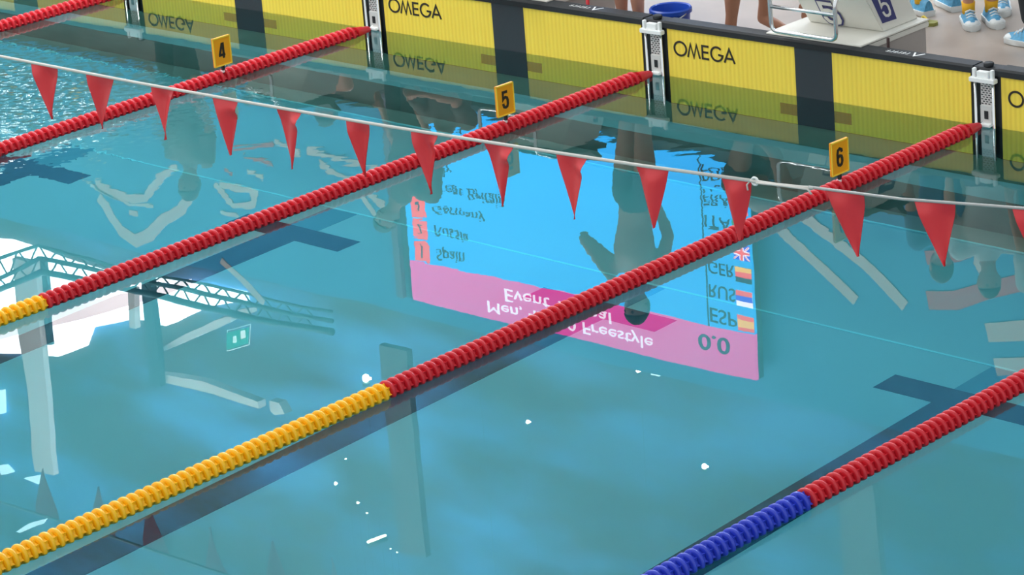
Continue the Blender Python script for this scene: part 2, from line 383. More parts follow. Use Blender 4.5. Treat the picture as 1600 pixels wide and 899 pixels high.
# roof truss before the windows
tr = empty('roof_truss', (0, 0, 0), 0, 'teal lattice roof truss mirrored across the bright windows', 'truss')
def chord(px, r, Y=12.0):
    bm = bmesh.new(); tube(bm, [refl(x, y, Y) for x, y in px], r, 8); return new_obj('chord', mesh_bm(bm, True), M['truss'], tr)
ctop = [(-60, 425), (0, 402), (60, 386), (120, 400), (260, 432), (392, 460), (520, 490)]
cmid = [(-60, 455), (0, 432), (62, 404), (130, 416), (262, 446), (378, 472), (520, 505)]
cbot = [(-60, 478), (0, 452), (66, 424), (140, 438), (262, 466), (378, 494), (520, 522)]
chord(ctop, .022); chord(cmid, .034); chord(cbot, .050)
def onl(L, x):
    for a, b in zip(L, L[1:]):
        if a[0] <= x <= b[0]: return (x, a[1]+(b[1]-a[1])*(x-a[0])/(b[0]-a[0]))
xs = list(range(-50, 500, 16))
for i, x in enumerate(xs[:-1]):
    for A, B in ((ctop, cmid), (cmid, cbot)):
        p, q = (onl(A, x), onl(B, x+13)) if i % 2 else (onl(B, x), onl(A, x+13))
        bm = bmesh.new(); tube(bm, [refl(*p, 12.0), refl(*q, 12.0)], .013, 6); new_obj('brace', mesh_bm(bm, True), M['truss'], tr)

# exit sign
ex = empty('exit_sign', (0, 0, 0), 0, 'green running-man exit sign mirrored left of the lamp reflection', 'sign')
M['ex_g'] = mat('sign_green', (.01, .30, .2, 1), .4, emit=(.02, .62, .42, 1), estr=.8)
M['ex_w'] = mat('sign_white', (.9, .9, .9, 1), .4, emit=(.6, 1, .9, 1), estr=1.5)
poly_at('panel', [(357, 518), (389, 510), (388, 538), (357, 548)], 11.9, M['ex_g'], .04, ex)
poly_at('pictogram', [(365, 525), (369, 524), (370, 536), (366, 537)], 11.85, M['ex_w'], .02, ex)
poly_at('pictogram', [(377, 516), (383, 515), (384, 528), (378, 530)], 11.85, M['ex_w'], .02, ex)
bm = bmesh.new(); tube(bm, [refl(x, y, 11.9) for x, y in ((355, 515), (391, 506), (390, 541), (355, 551))], .006, 6, True)
new_obj('frame', mesh_bm(bm), M['ex_w'], ex)

# hall lamps
M['lamp'] = mat('lamp_glow', (1, 1, 1, 1), .4, emit=(1, .86, .7, 1), estr=45)
M['lamp2'] = mat('lamp_glow_green', (1, 1, 1, 1), .4, emit=(.95, 1, .75, 1), estr=14)
lamps = [((572, 590), 10, .055, 'lamp', 'brightest round floodlight mirrored above the yellow rope section'), ((825, 660), 10.5, .028, 'lamp', 'small floodlight mirrored left of the pool centre'),
         ((1100, 730), 10, .036, 'lamp', 'round floodlight mirrored above the blue rope section'), ((997, 577), 11, .028, 'lamp', 'small floodlight mirrored just below the pink scoreboard band'),
         ((525, 754), 10, .022, 'lamp2', 'small greenish spotlight mirrored below the yellow rope, upper of the row'), ((560, 783), 10, .022, 'lamp2', 'small greenish spotlight mirrored mid-row below the yellow rope'),
         ((574, 802), 10, .016, 'lamp2', 'tiny greenish spotlight mirrored just above the bright streak'), ((541, 719), 10, .014, 'lamp2', 'tiny spotlight mirrored nearest under the yellow rope'),
         ((610, 859), 10, .012, 'lamp2', 'tiny spotlight mirrored right of the bright streak'), ((742, 511), 11, .016, 'lamp', 'tiny spotlight mirrored left under the pink band'), ((620, 865), 10, .012, 'lamp2', 'tiny spotlight mirrored beside the pale column foot')]
for (px, Y, r, mm, lab) in lamps:
    r *= .8
    p = refl(px[0], px[1], Y)
    t = empty('floodlight', p, 0, lab, 'lamp', None)
    bm = bmesh.new(); bmesh.ops.create_uvsphere(bm, u_segments=12, v_segments=8, radius=r); new_obj('bulb', mesh_bm(bm, True), M[mm], t)
    bm = bmesh.new(); lathe(bm, [(r*.3, r*2.2), (r*1.0, r*2.1), (r*1.1, r*1.1), (r*.9, r*1.1)], 'z', 12); new_obj('shade', mesh_bm(bm, True), M['column_d'], t)
    bm = bmesh.new(); bmesh.ops.create_uvsphere(bm, u_segments=10, v_segments=6, radius=r*.4); bmesh.ops.translate(bm, verts=bm.verts, vec=(r*1.7, 0, -r*.3)); new_obj('side_bulb', mesh_bm(bm, True), M[mm], t)
    bm = bmesh.new(); tube(bm, [(0, 0, r*3.2), (0, 0, 14.2-p.z)], .003, 6); new_obj('rod', mesh_bm(bm), M['column_d'], t)
t = empty('tube_lamp', refl(590, 845, 10), 0, 'slanting tube lamp mirrored as a bright streak below the yellow rope', 'lamp')
p0 = refl(576, 849, 10)-t.location; p1 = refl(603, 838, 10)-t.location
bm = bmesh.new(); tube(bm, [p0, p1], .018, 8); new_obj('tube', mesh_bm(bm, True), M['lamp2'], t)
bm = bmesh.new(); tube(bm, [p0+Vector((0, 0, .05)), p1+Vector((0, 0, .05))], .03, 8); new_obj('housing', mesh_bm(bm, True), M['column_d'], t)
t = empty('wall_fixture', refl(1025, 582, 11), 0, 'small square light fixture mirrored beside the lamp under the scoreboard', 'lamp')
boxobj('diffuser', mat('fixture_glow', (.8, .9, .9, 1), .4, emit=(.6, .95, .95, 1), estr=4), t, (-.06, .06, -.02, .02, -.02, .02)); boxobj('bracket', M['column_d'], t, (-.01, .01, .02, .2, -.01, .01))

# ceiling behind the end of the pool
bm = bmesh.new(); box(bm, -45, 24, 2.5, 14.3, 16, 16.3); struct('ceiling', bm, mat('ceiling_grey', (.35, .38, .4, 1), .8))

# ---------------------------------------------------------------- banner on the back wall
ban = empty('wall_banner', (0, 0, 0), 0, 'long sky-blue banner with grey and red lettering mirrored in the water', 'banner')
M['ban'] = mat('banner_blue', (.05, .36, .66, 1), .6, noise=.25, nscale=.7)
M['ban_w'] = mat('banner_letter_grey', (.72, .66, .62, 1), .6)
M['ban_r'] = mat('banner_letter_red', (.62, .12, .14, 1), .6)
BY = 8.25
ztop = 6.18
boxobj('cloth', M['ban'], ban, (-24, 6, BY-.0, BY+.04, 3.88, ztop))
def bstroke(px, wpx, m, name='letter'):
    pts = [refl(x, y, BY) for x, y in px]; bm = bmesh.new()
    ribbon(bm, [(p.x, p.z) for p in pts], wpx/115, lambda u, v, d: (u, BY-d, v), 0, .012); return new_obj(name, mesh_bm(bm), M[m], ban)
bstroke([(154, 305), (165, 318), (176, 340), (190, 362), (213, 376), (236, 366), (254, 346), (282, 330), (297, 308), (294, 288)], 16, 'ban_w', 'swirl')
bstroke([(150, 287), (175, 300), (205, 309), (229, 308), (238, 295), (257, 274), (277, 262)], 11, 'ban_w', 'swirl')
bstroke([(129, 282), (165, 300), (204, 318), (241, 322)], 3.5, 'ban_w', 'swirl')
bstroke([(203, 331), (216, 334)], 9, 'ban_w', 'dot')
bstroke([(337, 290), (352, 306), (366, 322), (397, 320), (400, 303), (372, 296), (345, 290)], 9, 'ban_w')
bstroke([(346, 333), (374, 338)], 6, 'ban_w'); bstroke([(388, 268), (412, 280)], 7, 'ban_w')
bstroke([(346, 402), (366, 424), (388, 446), (414, 472)], 10, 'ban_w', 'stripe')
bstroke([(366, 233), (396, 230), (428, 226)], 6, 'ban_r'); bstroke([(382, 245), (404, 252), (426, 257)], 6, 'ban_r'); bstroke([(352, 264), (364, 275)], 6, 'ban_r')
bstroke([(1213, 350), (1250, 386), (1290, 424), (1338, 472)], 13, 'ban_w', 'stripe')
bstroke([(1252, 334), (1300, 370), (1350, 412), (1415, 478)], 14, 'ban_w', 'stripe')
bstroke([(1450, 468), (1495, 468), (1540, 455), (1610, 438)], 20, 'ban_r')
bstroke([(1448, 402), (1480, 400), (1516, 392)], 16, 'ban_r')
bstroke([(1530, 395), (1526, 412), (1536, 426), (1556, 430)], 7, 'ban_w', 'swirl')
bstroke([(1542, 519), (1612, 516)], 22, 'ban_w'); bstroke([(1556, 574), (1620, 570)], 20, 'ban_w')
bstroke([(480, 232), (540, 250), (590, 262)], 7, 'ban_w'); bstroke([(500, 255), (560, 290), (600, 320)], 9, 'ban_w'); bstroke([(430, 222), (470, 240)], 6, 'ban_w')
bstroke([(560, 300), (580, 325), (596, 350)], 8, 'ban_w')

# ---------------------------------------------------------------- scoreboard
sb = empty('scoreboard', (0, 8.0, 0), 0, 'large LED scoreboard, pink header over blue result rows, mirrored in the water', 'scoreboard')
def led(name, col, s): return mat(name, tuple(c*.2 for c in col[:3])+(1,), .5, emit=col, estr=s)
M['led_blue'] = led('led_blue', (.02, .40, .92, 1), 3.9)
M['led_pink'] = led('led_pink', (1, .05, .46, 1), 3.2)
M['led_white'] = led('led_white', (1, .85, 1, 1), 4.4)
M['led_grey'] = led('led_grey', (.06, .12, .2, 1), .6)
M['led_red'] = led('led_red', (1, .05, .06, 1), 4)
M['led_yel'] = led('led_yellow', (1, .5, .03, 1), 4)
M['led_navy'] = led('led_navy', (.04, .06, .8, 1), 4)
M['led_green'] = led('led_green', (.05, .4, .1, 1), 2)
X0, X1, ZB, ZH, ZT = -8.02, -3.36, 3.68, 5.40, 5.88
boxobj('housing', mat('board_housing', (.05, .10, .11, 1), .6), sb, (X0-.22, X1, .04, .12, ZB-.1, ZT))
boxobj('result_panel', M['led_blue'], sb, (X0, X1, 0, .04, ZB, ZH)); boxobj('header_panel', M['led_pink'], sb, (X0, X1, 0, .04, ZH, ZT))
boxobj('frame_strip', mat('board_strip', (.2, .16, .22, 1), .6), sb, (X0-.22, X0-.13, -.02, .04, ZB-.1, ZT))
boxobj('divider', M['led_grey'], sb, (-3.935, -3.92, -.006, 0, ZB, ZH))
def stext(s, x, z, size, m, wide=1.0, bold=0.0, width=None, nm='text'):
    me = text_mesh(s, size, wide, bold)
    if width:
        xs = [v.co.x for v in me.vertices]; f = width/(max(xs)-min(xs))
        for v in me.vertices: v.co.x = (v.co.x-min(xs))*f
    o = new_obj(nm, me, M[m], sb); o.rotation_euler = (PI/2, 0, 0); o.location = (x, -.006, z); return o
stext('Event 9 Final', -6.66, 5.50, .185, 'led_white', width=1.45)
stext('Men, 4x100 Freestyle', -6.92, 5.68, .185, 'led_white', width=2.25)
stext('0.0', -4.07, 5.50, .23, 'led_grey', width=.40, bold=.003)
rows = [('Spain', 'ESP', 'y'), ('Russia', 'RUS', 'r'), ('Germany', 'GER', 'g'), ('Great Britain', 'GBR', 'u'), ('Italy', 'ITA', 'i'), ('France', 'FRA', 'f'), ('Poland', 'POL', 'p')]
def flagbar(x, z, cols, vertical=False):
    f = boxobj('flag', M[cols[0]], sb, (x, x+.2, -.004, 0, z, z+.16)); n = len(cols)
    for i, c in enumerate(cols[1:], 1):
        if vertical: boxobj('stripe', M[c], f, (x+.2*i/n, x+.2, -.006-i*.001, -.004, z, z+.16))
        else: boxobj('stripe', M[c], f, (x, x+.2, -.006-i*.001, -.004, z, z+.16*(n-i)/n))
    return f
for i, (nm, code, fl) in enumerate(rows):
    z = 5.22-.243*i
    boxobj('lane_cell', M['led_red'], sb, (-7.93, -7.72, -.004, 0, z-.04, z+.17)); stext(str(i+1), -7.87, z, .17, 'led_grey')
    stext(nm, -7.62, z, .175, 'led_grey', wide=1.15); stext(code, -3.90, z, .19, 'led_grey', width=.33)
    fx = -3.56
    if fl == 'u':
        f = boxobj('flag', M['led_navy'], sb, (fx, fx+.2, -.004, 0, z, z+.16))
        for (a, b, wd, c) in (((0, 0), (.2, .16), .035, 'led_white'), ((0, .16), (.2, 0), .035, 'led_white'), ((0, .08), (.2, .08), .055, 'led_white'), ((.1, 0), (.1, .16), .055, 'led_white'),
                              ((0, 0), (.2, .16), .012, 'led_red'), ((0, .16), (.2, 0), .012, 'led_red'), ((0, .08), (.2, .08), .032, 'led_red'), ((.1, 0), (.1, .16), .032, 'led_red')):
            bm = bmesh.new(); dd = -.006 if c == 'led_white' else -.008
            ribbon(bm, [a, b], wd, lambda u, v, d: (fx+min(max(u, 0), .2), dd-d, z+min(max(v, 0), .16)), 0, .001); new_obj('cross', mesh_bm(bm), M[c], f)
    else:
        flagbar(fx, z, {'y': ['led_red', 'led_yel', 'led_yel', 'led_red'], 'r': ['led_white', 'led_navy', 'led_red'], 'g': ['led_grey', 'led_red', 'led_yel'], 'i': ['led_green', 'led_white', 'led_red'],
                        'f': ['led_navy', 'led_white', 'led_red'], 'p': ['led_white', 'led_red']}[fl], fl in 'if')

# ---------------------------------------------------------------- lane ropes
PIT = .0505
def float_mesh():
    bm = bmesh.new(); seg = 32; prof = [(.012, 0), (.034, 0), (.036, .004), (.034, .012), (.033, .018), (.034, .024), (.050, .028), (.0565, .032), (.0575, .038), (.0565, .044), (.050, .048), (.036, .0490), (.012, .0492)]
    rings = []
    for j, (r, h) in enumerate(prof):
        ring = []
        for k in range(seg):
            a = 2*PI*k/seg; rr = r
            if 2 <= j <= 5 and k % 4 == 0: rr = r+.014
            ring.append(bm.verts.new((rr*math.cos(a), -h, rr*math.sin(a))))
        rings.append(ring)
    for A, B in zip(rings, rings[1:]):
        for k in range(seg): bm.faces.new((A[k], A[(k+1) % seg], B[(k+1) % seg], B[k]))
    bm.faces.new(rings[0]); bm.faces.new(rings[-1][::-1])
    return auto_smooth(mesh_bm(bm), 50)
fm = {c: float_mesh() for c in ('red', 'yellow', 'blue')}
for c, me in fm.items(): me.materials.append(M[c])
def lane_rope(x, x_far, change, near_col, indiv, label):
    """x at y=-6, x_far at the wall; colour changes at y=change"""
    t = empty('lane_rope', (x_far, 0, 0), 0, label, 'lane rope', 'floating lane ropes')
    slope = (x-x_far)/6.0; ang = math.atan(slope)
    zc = .012
    def P(y): return Vector((-y*slope*1.0, y, zc))
    n = int((16-.24)/PIT); rest = {'red': bmesh.new(), near_col: bmesh.new()}
    for i in range(n):
        y = -.24-i*PIT
        c = 'red' if y > change+.03 else near_col
        if indiv[0] <= i < indiv[1]:
            o = new_obj('float', fm[c], None, t, P(y)); o.rotation_euler = (0, (i*2.399) % (2*PI), ang)
            o.rotation_euler = Matrix.Rotation(ang, 4, 'Z').to_euler()
        else:
            b = rest[c]; k0 = len(b.verts); b.from_mesh(fm[c]); b.verts.ensure_lookup_table()
            for v in b.verts[k0:]: v.co += P(y)
    for c, b in rest.items():
        if len(b.verts): o = new_obj('float_run', auto_smooth(mesh_bm(b), 50), M[c], t); o['kind'] = 'stuff'
        else: b.free()
    # tapered end float, cable, hook
    bm = bmesh.new(); lathe(bm, [(.010, -.10), (.020, -.10), (.026, -.12), (.030, -.15), (.036, -.17), (.040, -.20), (.046, -.235), (.012, -.236)], 'y', 24)
    o = new_obj('end_float', auto_smooth(mesh_bm(bm)), M['red'], t); o.location = (0, 0, zc)
    bm = bmesh.new(); tube(bm, [P(-.055), P(-.3), P(-8), P(-16.2)], .006, 8); new_obj('cable', mesh_bm(bm, True), M['cable'], t)
    bm = bmesh.new(); tube(bm, [(.0, -.10, zc), (.0, -.07, zc+.01), (.012, -.05, zc+.03), (.0, -.035, zc+.045), (-.012, -.05, zc+.03)], .006, 8); new_obj('hook', mesh_bm(bm, True), M['chrome'], t)
    return t
lane_rope(-2.72, -2.46, -5.1, 'yellow', (0, 30), 'red lane rope crossing the top left corner of the pool')
lane_rope(-.05, -.01, -5.1, 'yellow', (0, 70), 'red lane rope carrying the amber number 4 plate')
lane_rope(2.475, 2.49, -5.1, 'yellow', (0, 100), 'lane rope with number 5 plate, red turning yellow at left edge')
lane_rope(5.0, 4.98, -5.1, 'yellow', (36, 136), 'longest lane rope, number 6 plate on it, red then yellow')
lane_rope(7.49, 7.52, -5.1, 'blue', (30, 120), 'lane rope at lower right corner, red turning blue')

# ---------------------------------------------------------------- digits and number plates
def digit_strokes(ch):
    if ch == '4': return [([(.72, 0), (.72, 1), (.52, 1), (.02, .30), (.02, .24), (1, .24)], False)]
    if ch == '5': return [([(.92, 1), (.12, 1), (.08, .55), (.2, .62), (.5, .66), (.8, .6), (.92, .45), (.92, .2), (.8, .05), (.5, 0), (.2, .05), (.08, .2), (.08, .28)], False)]
    if ch == '6': return [([(.9, .78), (.85, .92), (.5, 1), (.18, .92), (.08, .7), (.08, .25), (.2, .06), (.5, 0), (.8, .06), (.92, .22), (.92, .38), (.8, .53), (.5, .58), (.2, .53), (.08, .4)], False)]
def put_digit(name, ch, w, h, sw, place, m, parent, d0=0, d1=.002):
    bm = bmesh.new()
    for pts, cl in digit_strokes(ch): ribbon(bm, [((u-.5)*w, (v-.5)*h) for u, v in pts], sw, place, d0, d1, cl)
    return new_obj(name, mesh_bm(bm), m, parent)
for ch, x, lab in (('4', -.01, 'amber number 4 plate on the rope at upper left'), ('5', 2.485, 'amber number 5 plate on the middle rope'), ('6', 4.98, 'amber number 6 plate on the right-hand rope')):
    t = empty('number_plate', (x, -1.45, .05), 0, lab, 'number plate', 'number plates on lane ropes'); yaw = math.radians(-2); t.rotation_euler = (0, 0, yaw)
    bm = bmesh.new(); box(bm, -.008, .006, -.075, .075, .045, .238, .003); new_obj('panel', mesh_bm(bm), M['plate'], t)
    bm = bmesh.new()
    for b_ in ((.006, .011, -.075, .075, .230, .238), (.006, .011, -.075, -.068, .045, .238), (.006, .011, .068, .075, .045, .238), (.006, .011, -.075, .075, .045, .052)): box(bm, *b_)
    new_obj('rim', mesh_bm(bm), M['plate_edge'], t)
    put_digit('digit', ch, .046, .095, .017, lambda u, v, d: (.006+d, u, .142+v), M['ink'], t, 0, .003)
    boxobj('post', M['black'], t, (-.008, .006, -.010, .010, -.01, .047)); boxobj('clamp', M['white'], t, (-.012, .012, -.02, .02, .0, .012))

# ---------------------------------------------------------------- touch pads
def omega(bm, x, z, h, place):
    sw = h*.14
    W = h
    ribbon(bm, [(x+.55*W+px, z+.5*h+pz) for px, pz in arcpts(0, 0, .52*W, .48*h, 0, 350, 35)], sw, place, 0, .003, True)
    x += 1.20*W
    ribbon(bm, [(x, z), (x+.26*W, z+h*.93), (x+.52*W, z+.02*h), (x+.78*W, z+h*.93), (x+1.04*W, z)], sw*.95, place, 0, .003)
    x += 1.28*W
    ribbon(bm, [(x+.55*W, z+.93*h), (x, z+.93*h), (x, z+.05*h), (x+.55*W, z+.05*h)], sw, place, 0, .003); ribbon(bm, [(x, z+.5*h), (x+.5*W, z+.5*h)], sw, place, 0, .003)
    x += .75*W
    ribbon(bm, [(x+.5*W+px, z+.5*h+pz) for px, pz in arcpts(0, 0, .50*W, .48*h, 45, 352, 26)]+[(x+.62*W, z+.46*h)], sw, place, 0, .003)
    x += 1.14*W
    ribbon(bm, [(x, z), (x+.44*W, z+h*.96), (x+.88*W, z)], sw, place, 0, .003); ribbon(bm, [(x+.18*W, z+.30*h), (x+.70*W, z+.30*h)], sw, place, 0, .003)
def touch_pad(x0, label, src=None):
    t = empty('touch_pad', (x0, 0, 0), 0, label, 'touch pad', 'yellow timing pads on the pool end wall')
    if src:
        for ch in src.children:
            c = ch.copy(); COL.objects.link(c); c.parent = t
        return t
    boxobj('frame', M['black'], t, (.086, 2.414, -.046, -.006, -.60, .31))
    for a, b in ((.106, 1.109), (1.391, 2.394)): boxobj('slat_panel', M['pad'], t, (a, b, -.05, -.046, -.585, .31))
    boxobj('centre_band', M['blackmark'], t, (1.109, 1.391, -.051, -.046, -.585, .312))
    for a, b in ((.98, 1.11), (1.39, 1.52)): boxobj('cross_bar', M['bar_brown'], t, (a, b, -.052, -.050, -.42, -.19))
    bm = bmesh.new(); prism(bm, [(-.058, .312), (-.056, .345), (-.046, .357), (.05, .357), (.06, .34), (.06, .05), (.052, .05), (.045, .30), (-.04, .306)], 'x', .088, 2.412)
    new_obj('top_lip', mesh_bm(bm), M['black'], t)
    bm = bmesh.new(); omega(bm, .157, .145, .092, lambda u, v, d: (u, -.05-d, v)); new_obj('lettering', mesh_bm(bm), M['ink'], t)
    # small white maker's mark on the lip, reading from the deck side
    bm = bmesh.new(); pl = lambda u, v, d: (2.02-u, .0-v, .357+d)
    ribbon(bm, [(0, -.03), (.035, .035), (.07, -.03)], .011, pl, 0, .001)
    xx = .095
    for kx in range(6):
        ribbon(bm, [(xx, -.012), (xx, .02), (xx+.014, .02)], .005, pl, 0, .001)
        if kx % 2: ribbon(bm, [(xx, .003), (xx+.014, .003)], .005, pl, 0, .001)
        xx += .028
    new_obj('maker_mark', mesh_bm(bm), M['white'], t)
    return t
pad0 = touch_pad(2.5, 'whole yellow touch pad with OMEGA lettering, below the starting block')
touch_pad(0, 'yellow touch pad between the first and second white rope anchors', pad0)
touch_pad(-2.5, 'far yellow touch pad at upper left, its lettering seen only mirrored', pad0)
touch_pad(-5, 'yellow touch pad corner beyond the top left rope', pad0)
touch_pad(5, 'yellow touch pad cut by the right edge of the picture', pad0)

# ---------------------------------------------------------------- rope anchors
def anchor(x, label, src=None):
    t = empty('rope_anchor', (x, 0, 0), 0, label, 'rope anchor', 'rope anchors between touch pads')
    if src:
        for ch in src.children:
            c = ch.copy(); COL.objects.link(c); c.parent = t
        return t
    bm = bmesh.new(); prism(bm, [(-.05, .312), (-.048, .343), (-.04, .352), (.05, .352), (.058, .34), (.058, .05), (.052, .05), (.045, .30), (-.04, .306)], 'x', -.088, .088)
    new_obj('top_lip', mesh_bm(bm), M['black'], t)
    boxobj('backing', M['black'], t, (-.086, .086, -.03, -.004, -.60, .31))
    for s in (-1, 1):
        bm = bmesh.new(); tube(bm, [(s*.062, -.066, -.62), (s*.062, -.066, .335)], .010, 10); new_obj('rail', mesh_bm(bm, True), M['chrome'], t)
        boxobj('post', M['white'], t, (s*.062-.010, s*.062+.010, -.085, -.06, .27, .352), .003)
    boxobj('crossbar', M['white'], t, (-.088, .088, -.098, -.055, .272, .300), .004)
    boxobj('tab', M['white'], t, (-.040, .038, -.085, -.05, .298, .338), .003)
    boxobj('perforated_plate', M['plateperf'], t, (-.030, .045, -.060, -.045, .13, .272))
    bm = bmesh.new()
    for r in range(10):
        for c in range(3):
            xx = -.026+.024*c+(.010 if r % 2 else 0); zz = .138+r*.0132; box(bm, xx, xx+.013, -.0625, -.060, zz, zz+.005)
    new_obj('slots', mesh_bm(bm), M['black'], t)
    boxobj('latch_plate', M['steel2'], t, (-.034, .048, -.066, -.045, .02, .13), .003)
    boxobj('latch_opening', M['black'], t, (-.004, .022, -.069, -.064, .05, .098))
    boxobj('latch_ledge', M['white'], t, (-.022, .046, -.092, -.05, .006, .024), .003)
    boxobj('lower_plate', M['steel2'], t, (-.034, .048, -.060, -.045, -.58, .0))
    bm = bmesh.new(); lathe(bm, [(.014, .30), (.014, .345), (.030, .352), (.032, .368), (.024, .374)], 'z', 16); o = new_obj('knob', mesh_bm(bm, True), M['black'], t); o.location = (.0, -.015, .005)
    return t
M['plateperf'] = mat('perforated_grey', (.62, .61, .59, 1), .5); M['steel2'] = mat('latch_grey', (.60, .61, .59, 1), .4, .1)
a0 = anchor(2.505, 'white and chrome rope anchor at the number 5 rope')
anchor(.006, 'white and chrome rope anchor at the number 4 rope', a0)
anchor(-2.495, 'rope anchor at the top left rope, seen half mirrored', a0)
anchor(5.0, 'white and chrome rope anchor at the number 6 rope', a0)

# ---------------------------------------------------------------- backstroke flags
fl = empty('flag_line', (0, 0, 0), 0, 'off-white cord of red triangular pennants strung across the pool', 'pennant line')
cordpts = [(-4, 1.42), (0, 1.33), (2.27, 1.314), (3.3, 1.308), (4.2, 1.313), (5.05, 1.322), (5.865, 1.339), (6.6, 1.357), (7.22, 1.380)]
bm = bmesh.new(); tube(bm, [(x, -5, z) for x, z in cordpts], .0082, 8); new_obj('cord', mesh_bm(bm, True), M['cord'], fl)
bm = bmesh.new(); tube(bm, [(x, -5, z) for x, z in ((7.21, 1.379), (7.36, 1.383), (7.5, 1.392), (7.555, 1.398))], .0075, 8); tube(bm, [(x, -5.01, z) for x, z in ((7.26, 1.378), (7.4, 1.386), (7.53, 1.391), (7.548, 1.372))], .005, 8); new_obj('splice', mesh_bm(bm, True), M['cord'], fl)
bm = bmesh.new(); tube(bm, [(7.245+.016*math.cos(a), -5, 1.380+.016*math.sin(a)) for a in [2*PI*i/14 for i in range(14)]], .0055, 8, True); new_obj('ring', mesh_bm(bm, True), M['white'], fl)
bm = bmesh.new(); tube(bm, [(7.22, -5, 1.378), (7.205, -5.005, 1.36), (7.213, -5.01, 1.338)], .004, 6); new_obj('cord_tail', mesh_bm(bm, True), M['cord'], fl)
bm = bmesh.new(); tube(bm, [(x, -5, z) for x, z in ((7.53, 1.398), (8.0, 1.418), (8.58, 1.470), (9.5, 1.56), (11, 1.72))], .0065, 8); new_obj('thin_cord', mesh_bm(bm, True), mat('cord_clear_grey', (.42, .42, .41, 1), .5), fl)
def zc_(x, L=[(2.27, 1.314), (3.3, 1.308), (4.2, 1.313), (5.05, 1.322), (5.865, 1.339), (6.6, 1.357), (7.22, 1.380), (7.55, 1.398), (8.0, 1.418), (8.58, 1.470), (9.5, 1.56)]):
    for a, b in zip(L, L[1:]):
        if a[0] <= x <= b[0]: return a[1]+(b[1]-a[1])*(x-a[0])/(b[0]-a[0])
    return L[0][1] if x < L[0][0] else L[-1][1]
PEN = [(2.519, 2.728, 2.636, 1.024, 0), (2.95, 3.162, 3.01, 1.018, 0), (3.441, 3.611, 3.532, 1.044, 0), (3.889, 4.072, 3.986, 1.024, 1), (4.34, 4.515, 4.415, 1.017, 1), (4.812, 4.964, 4.89, 1.043, 0),
       (5.234, 5.408, 5.332, 1.03, 1), (5.692, 5.875, 5.772, 1.038, 1), (6.128, 6.312, 6.227, 1.055, 1), (6.59, 6.775, 6.686, 1.088, 0), (7.063, 7.228, 7.142, 1.098, 0), (7.615, 7.81, 7.751, 1.124, 0),
       (8.061, 8.26, 8.192, 1.16, 0), (8.53, 8.73, 8.66, 1.20, 0), (2.06, 2.26, 2.16, 1.03, 0), (9.0, 9.2, 9.12, 1.25, 0)]
for i, (xa, xb, xt, zt, fold) in enumerate(PEN):
    bm = bmesh.new(); nu, nv = 10, 16; za, zb = zc_(xa)-.004, zc_(xb)-.004; front = []
    rr = random.Random(i); amp = .012+rr.random()*.010; ph = rr.random()*6; twist = (rr.random()-.5)*.05
    for side in (0, 1):
        g = []
        for j in range(nv+1):
            row = []
            for k in range(nu+1):
                s = k/nu; v = j/nv; xx = (xa+(xb-xa)*s)*(1-v)+xt*v; zz = (za+(zb-za)*s)*(1-v)+zt*v
                yy = -5+amp*math.sin(s*4.2+ph+v*1.5)*(1-v*.6)*min(1, v*5)+twist*v
                if fold and s > .45: yy += -.045*(s-.45)*math.exp(-((v-.16)/.09)**2)
                row.append(bm.verts.new((xx, yy+side*.0015, zz)))
            g.append(row)
        for j in range(nv):
            for k in range(nu):
                q = (g[j][k], g[j][k+1], g[j+1][k+1], g[j+1][k]); bm.faces.new(q if side else q[::-1])
    new_obj('pennant', mesh_bm(bm, True), M['flag'], fl)

